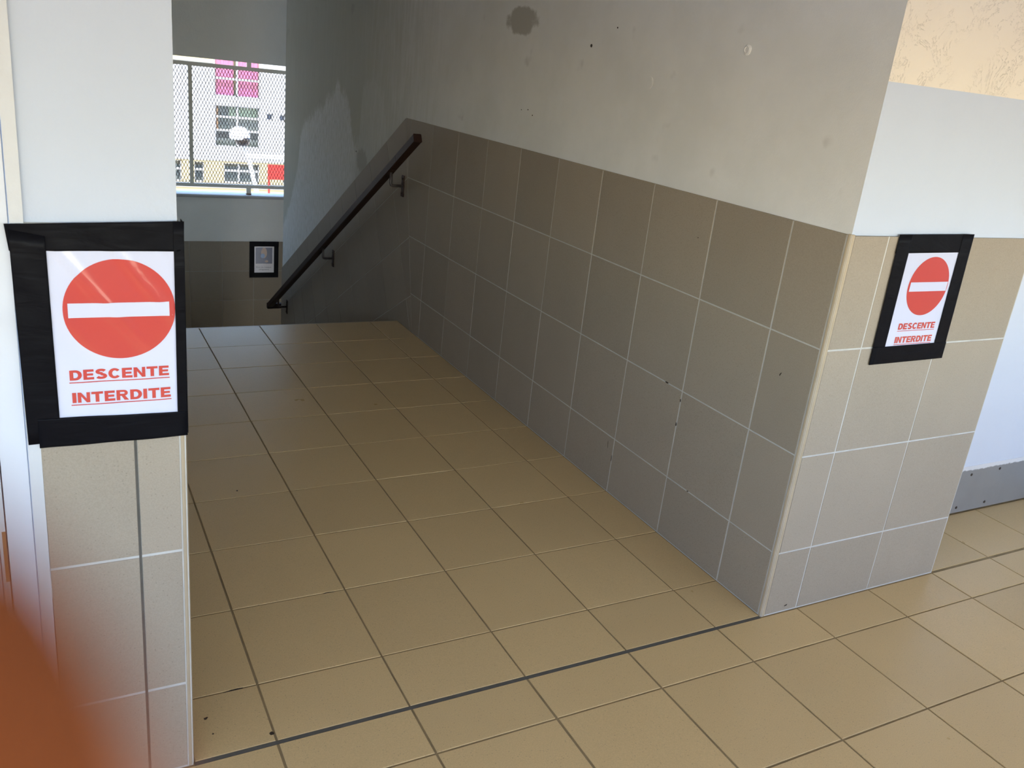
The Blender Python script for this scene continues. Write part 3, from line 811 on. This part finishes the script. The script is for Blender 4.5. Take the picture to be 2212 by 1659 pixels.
bb(MB().box((X0, YB-.03, -2.86), (X1, YB+.02, -2.70)), 'plinth_band', 'facade_grey')
bb(MB().box((1.2, YB-.05, .84), (2.96, YB, 1.05)), 'cream_band', 'facade_cream')
def window(h, mull, trans, items, nm='window'):
    x0, z0, x1, z1 = h; t = .05
    mb = MB().box((x0, YB+.08, z0), (x0+t*.6, YB+.16, z1)).box((x1-t*.6, YB+.08, z0), (x1, YB+.16, z1)).box((x0, YB+.08, z0), (x1, YB+.16, z0+t*.6)).box((x0, YB+.08, z1-t*.6), (x1, YB+.16, z1))
    for m in mull: mb.box((m-.025, YB+.08, z0), (m+.025, YB+.16, z1))
    for q in trans: mb.box((x0, YB+.085, q-.03), (x1, YB+.165, q+.03))
    w = bb(mb, nm, 'facade_white')
    bb(MB().box((x0, YB+.115, z0), (x1, YB+.12, z1)), 'pane', 'glass', w)
    for it in items:
        a, b, c_, d_, m, n2 = it; cm = MB(); k = max(4, int((c_-a)/.04))
        for i in range(k):
            xa, xb = a+(c_-a)*i/k, a+(c_-a)*(i+1)/k; ya = YB+.28+.025*math.sin(i*1.7); yb = YB+.28+.025*math.sin((i+1)*1.7); o = len(cm.v)
            cm.v += [(xa,ya,b),(xb,yb,b),(xb,yb,d_),(xa,ya,d_),(xa,ya+.01,b),(xb,yb+.01,b),(xb,yb+.01,d_),(xa,ya+.01,d_)]
            for q in ((0,1,2,3),(5,4,7,6),(3,2,6,7),(1,0,4,5)): cm.face([o+u for u in q])
        bb(cm, n2, m, w)
window(holes[0], [3.665], [.42, 1.2], [(3.0,-.09,3.60,1.9,'curtain_pink','curtain'), (3.72,-.09,4.35,1.9,'curtain_pink','curtain')])
window(holes[1], [3.668], [-.70, -1.10], [(3.0,-1.1,3.14,-.36,'curtain_orange','curtain'), (3.14,-1.1,3.45,-.36,'room_dark','dark_board'), (3.45,-.70,3.66,-.36,'room_green','blind'), (3.68,-.70,4.34,-.36,'room_green','blind'), (3.45,-1.10,4.34,-.70,'facade_grey','blind'), (3.0,-1.59,4.34,-1.36,'facade_grey','shelf_row')])
for h, mu in zip(holes[2:6], ([1.6], [], [3.71], [5.65])): window(h, mu, [-2.32], [(h[0], h[1], h[2], h[3], 'facade_grey', 'blind')])
for h in holes[6:8]: window(h, [], [], [(h[0], h[1], h[2], h[3], 'blue_panel', 'blue_panel')])

YQ = 12.0
pc = thing('dome_camera_post', (1.05, YQ, gz), 'white dome camera on a slanting white post outside the mesh', 'camera post')
PLc = Vector((1.05, YQ, gz))
def pb(mb, name, m, par=pc, sm=True): mb.v = [tuple(Vector(v)-PLc) for v in mb.v]; return mb.build(name, m, par, smooth_=sm)
dc = (.775, YQ, .19)
pb(MB().lathe([(.0, .155), (.05, .15), (.10, .125), (.135, .08), (.15, .03), (.15, -.02), (.135, -.03), (.0, -.03)], dc, 28), 'dome_housing', 'white_metal')
pb(MB().lathe([(.0, .04), (.108, .04), (.108, .0), (.10, -.035), (.08, -.065), (.05, -.085), (.0, -.092)], (.805, YQ-.04, .155), 28), 'dome_lens', 'dome_dark')
pb(MB().tube([(.815, YQ, .09), (.83, YQ, .05), (.875, YQ, -.04), (.93, YQ, -.20), (.96, YQ, -.33), (1.05, YQ, -.70), (1.15, YQ, -1.2), (1.16, YQ, gz)], [.028, .03, .032, .032, .032, .036, .04, .06], 14), 'post', 'white_metal')
pb(MB().tube([(.88, YQ, -.085), (3.0, YQ, -.085)], .046, 14), 'cross_arm', 'white_metal')
rb_ = thing('red_board', (1.62, YQ+1, gz), 'red board on a thin red post at right edge of the mesh opening', 'board')
MB().box((-.20, -.01, 4.05), (.25, .01, 4.29)).build('panel', 'red_panel', rb_)
MB().tube([(-.18, 0, 0), (-.18, 0, 4.06)], .018, 10).build('post', 'red_panel', rb_)

# ------------------------------------------------------------------ small chips and scuffs in the tiling
def scuff(parent, c, r, n_axis, stretch=1.0, ang=0.0, m='screw_dark'):
    k = 9; pl = []
    for i in range(k):
        t = 2*math.pi*i/k; rr = r*random.uniform(.65, 1.15); a, b = rr*stretch*math.cos(t), rr*math.sin(t)
        pl.append((a*math.cos(ang)-b*math.sin(ang), a*math.sin(ang)+b*math.cos(ang)))
    fr_ = {'Z': (Vector(c), VX, VY, VZ), 'X': (Vector(c), -VY, VZ, -VX), 'Y': (Vector(c), VX, VZ, -VY)}[n_axis]
    return MB().prism(pl, .0005, fr_, -.0004).build('scuff', m, parent)
for c, r, st_, an in (((-1.512, .004, -.0006), .006, 1, 0), ((-1.224, .519, -.0012), .0035, 5, 0), ((-.186, .150, -.001), .003, 3.5, 1.57), ((-1.644, .106, 0), .0035, 1.6, .4), ((-1.637, .049, 0), .0025, 1, 0), ((-1.56, .184, -.001), .0035, 8, 0), ((-1.352, 1.238, 0), .003, 2, 1.2)):
    scuff(floor, c, r, 'Z', st_, an)
for c, r, st_, an in (((0, .521, .427), .003, 3, 1.6), ((0, .521, .516), .003, 2, 1.6), ((0, .856, .141), .0025, 6, 1.55), ((0, .607, .551), .003, 4, 0), ((0, .108, .762), .002, 4, 1.1), ((0, .892, .186), .0012, 14, 1.7), ((0, .58, 1.072), .0025, 1, 0), ((0, .401, .225), .002, 3, .3)):
    scuff(wall_r, c, r, 'X', st_, an)
scuff(wall_r, (.10, YF, .021), .003, 'Y', 2.5, .4)

# ------------------------------------------------------------------ the photographer's fingertip beside the lens
def cs(x, y, d): return CAM + rgt*(x*.001) + upv*(y*.001) + fwd*(d*.001)
tip = cs(-12.2, -7.3, 10.5); axis = (cs(-52, -34, 15) - tip).normalized()
prof = [(-7.4, .3), (-7.1, 2.0), (-6.3, 3.9), (-4.8, 5.6), (-2.6, 6.9), (0, 7.5), (4, 7.9), (10, 8.0), (16, 7.9), (20, 8.3), (23, 8.6), (26, 8.4), (33, 8.3), (39, 8.2), (43, 7.0), (45.5, 5.0), (46.8, 2.5), (47.2, .3)]
fm_ = MB().tube([(tip + axis*(a*.001)) for a, r in prof], [r*.001 for a, r in prof], 28)
fg = fm_.build('fingertip', 'skin', loc=tuple(tip), smooth_=True)
tag(fg, 'blurred orange brown fingertip intruding at the lower left corner of the view', 'finger')
side = axis.cross(rgt).normalized(); nb = side.cross(axis).normalized()
nm = MB()
for j in range(9):
    for i in range(9):
        t = (i/8-.5)*1.6; a = -5+j*1.4; r = 7.9 if a > 0 else 7.9-(a*a)*.07
        nm.v.append(tuple((axis*a + (fwd*math.cos(t) + nb*math.sin(t))*r)*.001))
for j in range(8):
    for i in range(8): k = j*9+i; nm.face((k, k+1, k+10, k+9))
nl = nm.build('nail', 'nail', fg, smooth_=True)
sol = nl.modifiers.new('thickness', 'SOLIDIFY'); sol.thickness = .0005
